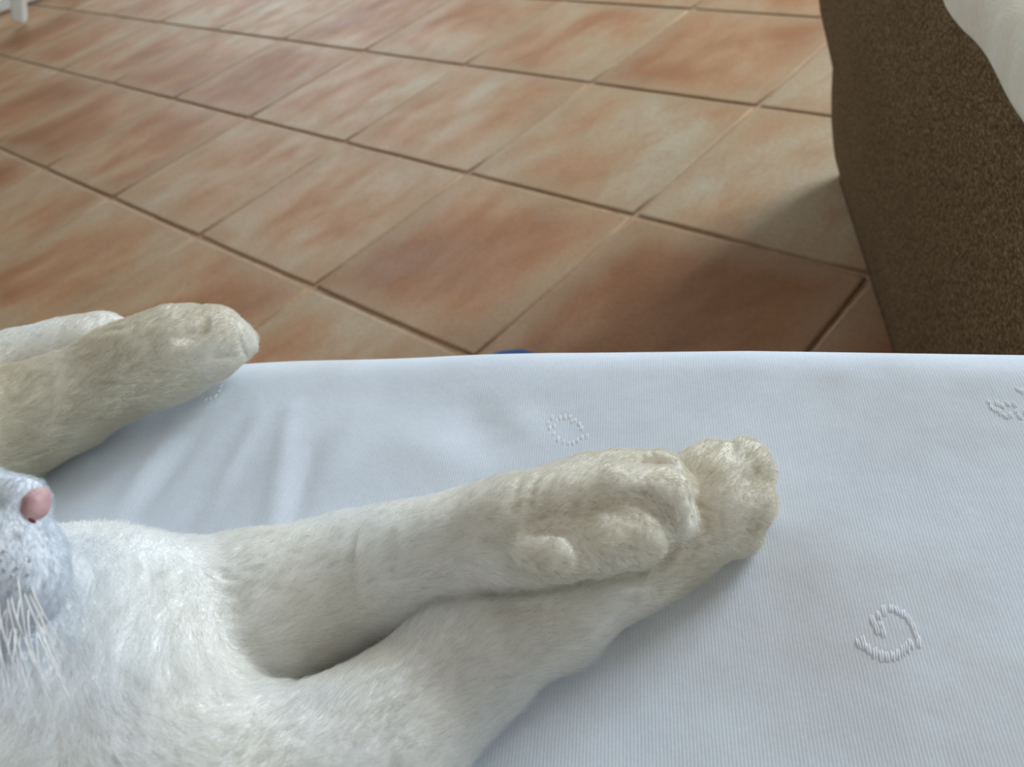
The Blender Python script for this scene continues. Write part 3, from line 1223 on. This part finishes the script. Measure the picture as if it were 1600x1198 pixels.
flen /= wsum + 1e-12
ftint /= tsum + 1e-12


def vnoise(P, s, seed):
    """cheap smooth noise from a few sine waves"""
    g = np.random.default_rng(seed)
    o = np.zeros(len(P))
    for _ in range(7):
        k = g.normal(size=3) * s
        o += np.sin(P @ k + g.random() * 6.28)
    return o / 7 ** 0.5 / 1.0


ti = tri[pick, 0]
D = fdir[ti]
Ln = flen[ti] * RNG.uniform(0.65, 1.25, NH) * (1 + 0.15 * vnoise(root, 250, 5))
dc = np.full(NH, 1.0)
for c_ in CREASES:
    dc = np.minimum(dc, ((root - c_) ** 2).sum(1))
Ln *= np.clip(np.sqrt(dc) / 0.004, 0.2, 1.0)
# swirl of the coat
wx, wy, wz = vnoise(root, 90, 1), vnoise(root, 90, 2), vnoise(root, 90, 3)
D = D + 0.22 * np.stack([wx, wy, wz], 1) + RNG.normal(size=(NH, 3)) * 0.16
cl = np.stack([vnoise(root, 900, 7), vnoise(root, 900, 8), vnoise(root, 900, 9)], 1)
D = D + 0.10 * cl
D -= (D * nrm).sum(1)[:, None] * nrm
D /= np.linalg.norm(D, axis=1)[:, None] + 1e-9
lift = 0.42 + 0.22 * RNG.random(NH)
T1 = D * 0.85 + nrm * lift[:, None]
Pp = np.empty((NH, 4, 3))
droop = np.array([0, 0, -1.0])
for k, s in enumerate((0.0, 0.33, 0.67, 1.0)):
    Pp[:, k] = root + T1 * (Ln * s)[:, None] - nrm * (0.22 * Ln * s * s)[:, None] + droop * (0.10 * Ln * s * s)[:, None]
Pp[:, 0] -= nrm * 0.0003
Pp[:, :, 2] = np.maximum(Pp[:, :, 2], SEAT + 0.0003)
hc = bpy.data.hair_curves.new('fur')
hc.add_curves([4] * NH)
hc.attributes['position'].data.foreach_set('vector', (Pp - CORG).astype(np.float32).ravel())
ra = hc.attributes.get('radius') or hc.attributes.new('radius', 'FLOAT', 'POINT')
ra.data.foreach_set('value', np.tile(np.array([0.000055, 0.000050, 0.000036, 0.000010], np.float32), NH))
ta = hc.attributes.new('tint', 'FLOAT', 'CURVE')
ta.data.foreach_set('value', (ftint[ti] + 0.15 * vnoise(root, 60, 21)).astype(np.float32))
hc.materials.append(M_FUR)
tb = body.data.attributes.new('tint', 'FLOAT', 'POINT')
tb.data.foreach_set('value', ftint.astype(np.float32))
fur = bpy.data.objects.new('fur', hc)
COL.objects.link(fur)
fur.parent = cat
fur['kind'] = 'stuff'


# ---- nose leather, nostril, whisker spots, whiskers, closed eye
def ico(name, c, r, rot, mat, parent, shape=None, sub=4):
    bm = bmesh.new()
    bmesh.ops.create_icosphere(bm, subdivisions=sub, radius=1.0)
    for v in bm.verts:
        if shape:
            v.co = Vector(shape(v.co))
        v.co = Vector((v.co.x * r[0], v.co.y * r[1], v.co.z * r[2]))
    o = bm_obj(name, bm, mat, parent)
    o.location = Vector(c) - Vector(CORG)
    o.rotation_euler = rot
    return o


np_ = H(55, 790, .1025, 30)
ns = np_[3] / 30


def nose_shape(c):
    x, y, z = c
    s = 1.0 - 0.28 * max(0, -y)                       # narrows towards the lip
    return (x - 0.18 * max(0, -y) ** 2, y, z * s * (0.95 + 0.1 * math.cos(3 * y)))


nose = ico('nose', np_[:3], (19 * ns, 35 * ns, 22 * ns), (0, 0, math.radians(-12)), M_NOSE, cat, nose_shape)
nt = H(50, 813, .1025 + 17 * ns, 10)
nostril = ico('nostril', nt[:3], (9 * ns, 3.4 * ns, 4 * ns), (0, 0, math.radians(-28)), M_DARKNOSE, cat, sub=3)
nostril.parent = nose
nostril.location = Vector((0, 0, 0))
nose_m = Matrix.Translation(Vector(np_[:3]) - Vector(CORG)) @ Matrix.Rotation(math.radians(-12), 4, 'Z')
nostril.location = nose_m.inverted() @ (Vector(nt[:3]) - Vector(CORG))

for row in range(26):
    u0, v0 = random.uniform(-16, 62), random.uniform(905, 985)
    a = Vector(on_coat(u0, v0)) - Vector(CORG)
    fan = (u0 - 25) * 0.0022
    # down over the chin and the chest, fanning slightly
    dn = Vector((0.30 + fan + random.uniform(-.10, .10), -0.95, random.uniform(-0.05, 0.22))).normalized()
    L = random.uniform(0.014, 0.026)
    pts, rad = [], []
    for k in range(9):
        s_ = k / 8
        pts.append(a + dn * L * s_ + Vector((0.0015 * math.sin(s_ * 2.2 + row), 0, -0.007 * s_ * s_)))
        rad.append(0.00014 * (1 - s_) + 0.00005)
    vs, fs = tube(pts, rad, 6)
    mesh_obj('whisker', vs, fs, M_WHISKER, cat)
for (u0, v0) in ((4, 880), (12, 893), (22, 905), (6, 908), (34, 890), (46, 902), (14, 860), (30, 918), (-4, 925), (50, 876), (16, 930), (40, 930)):
    p = on_coat(u0 + random.uniform(-4, 4), v0 + random.uniform(-4, 4))
    ico('whisker_follicle', p + np.array([0, 0, 0.0008]), (0.00045, 0.00045, 0.0004), (0, 0, 0), M_SPOT, cat, sub=1)

vs, fs = [], []
pts = [Vector(at(-150 + 9 * k, 775 - 10 * math.sin(k / 7 * math.pi), SEAT + .118)) - Vector(CORG) for k in range(8)]
tube(pts, [0.0003, .0006, .0008, .0009, .0009, .0008, .0006, .0003], 6, vs, fs)
mesh_obj('eyelid', vs, fs, M_LID, cat)
print('cat verts', len(CV))
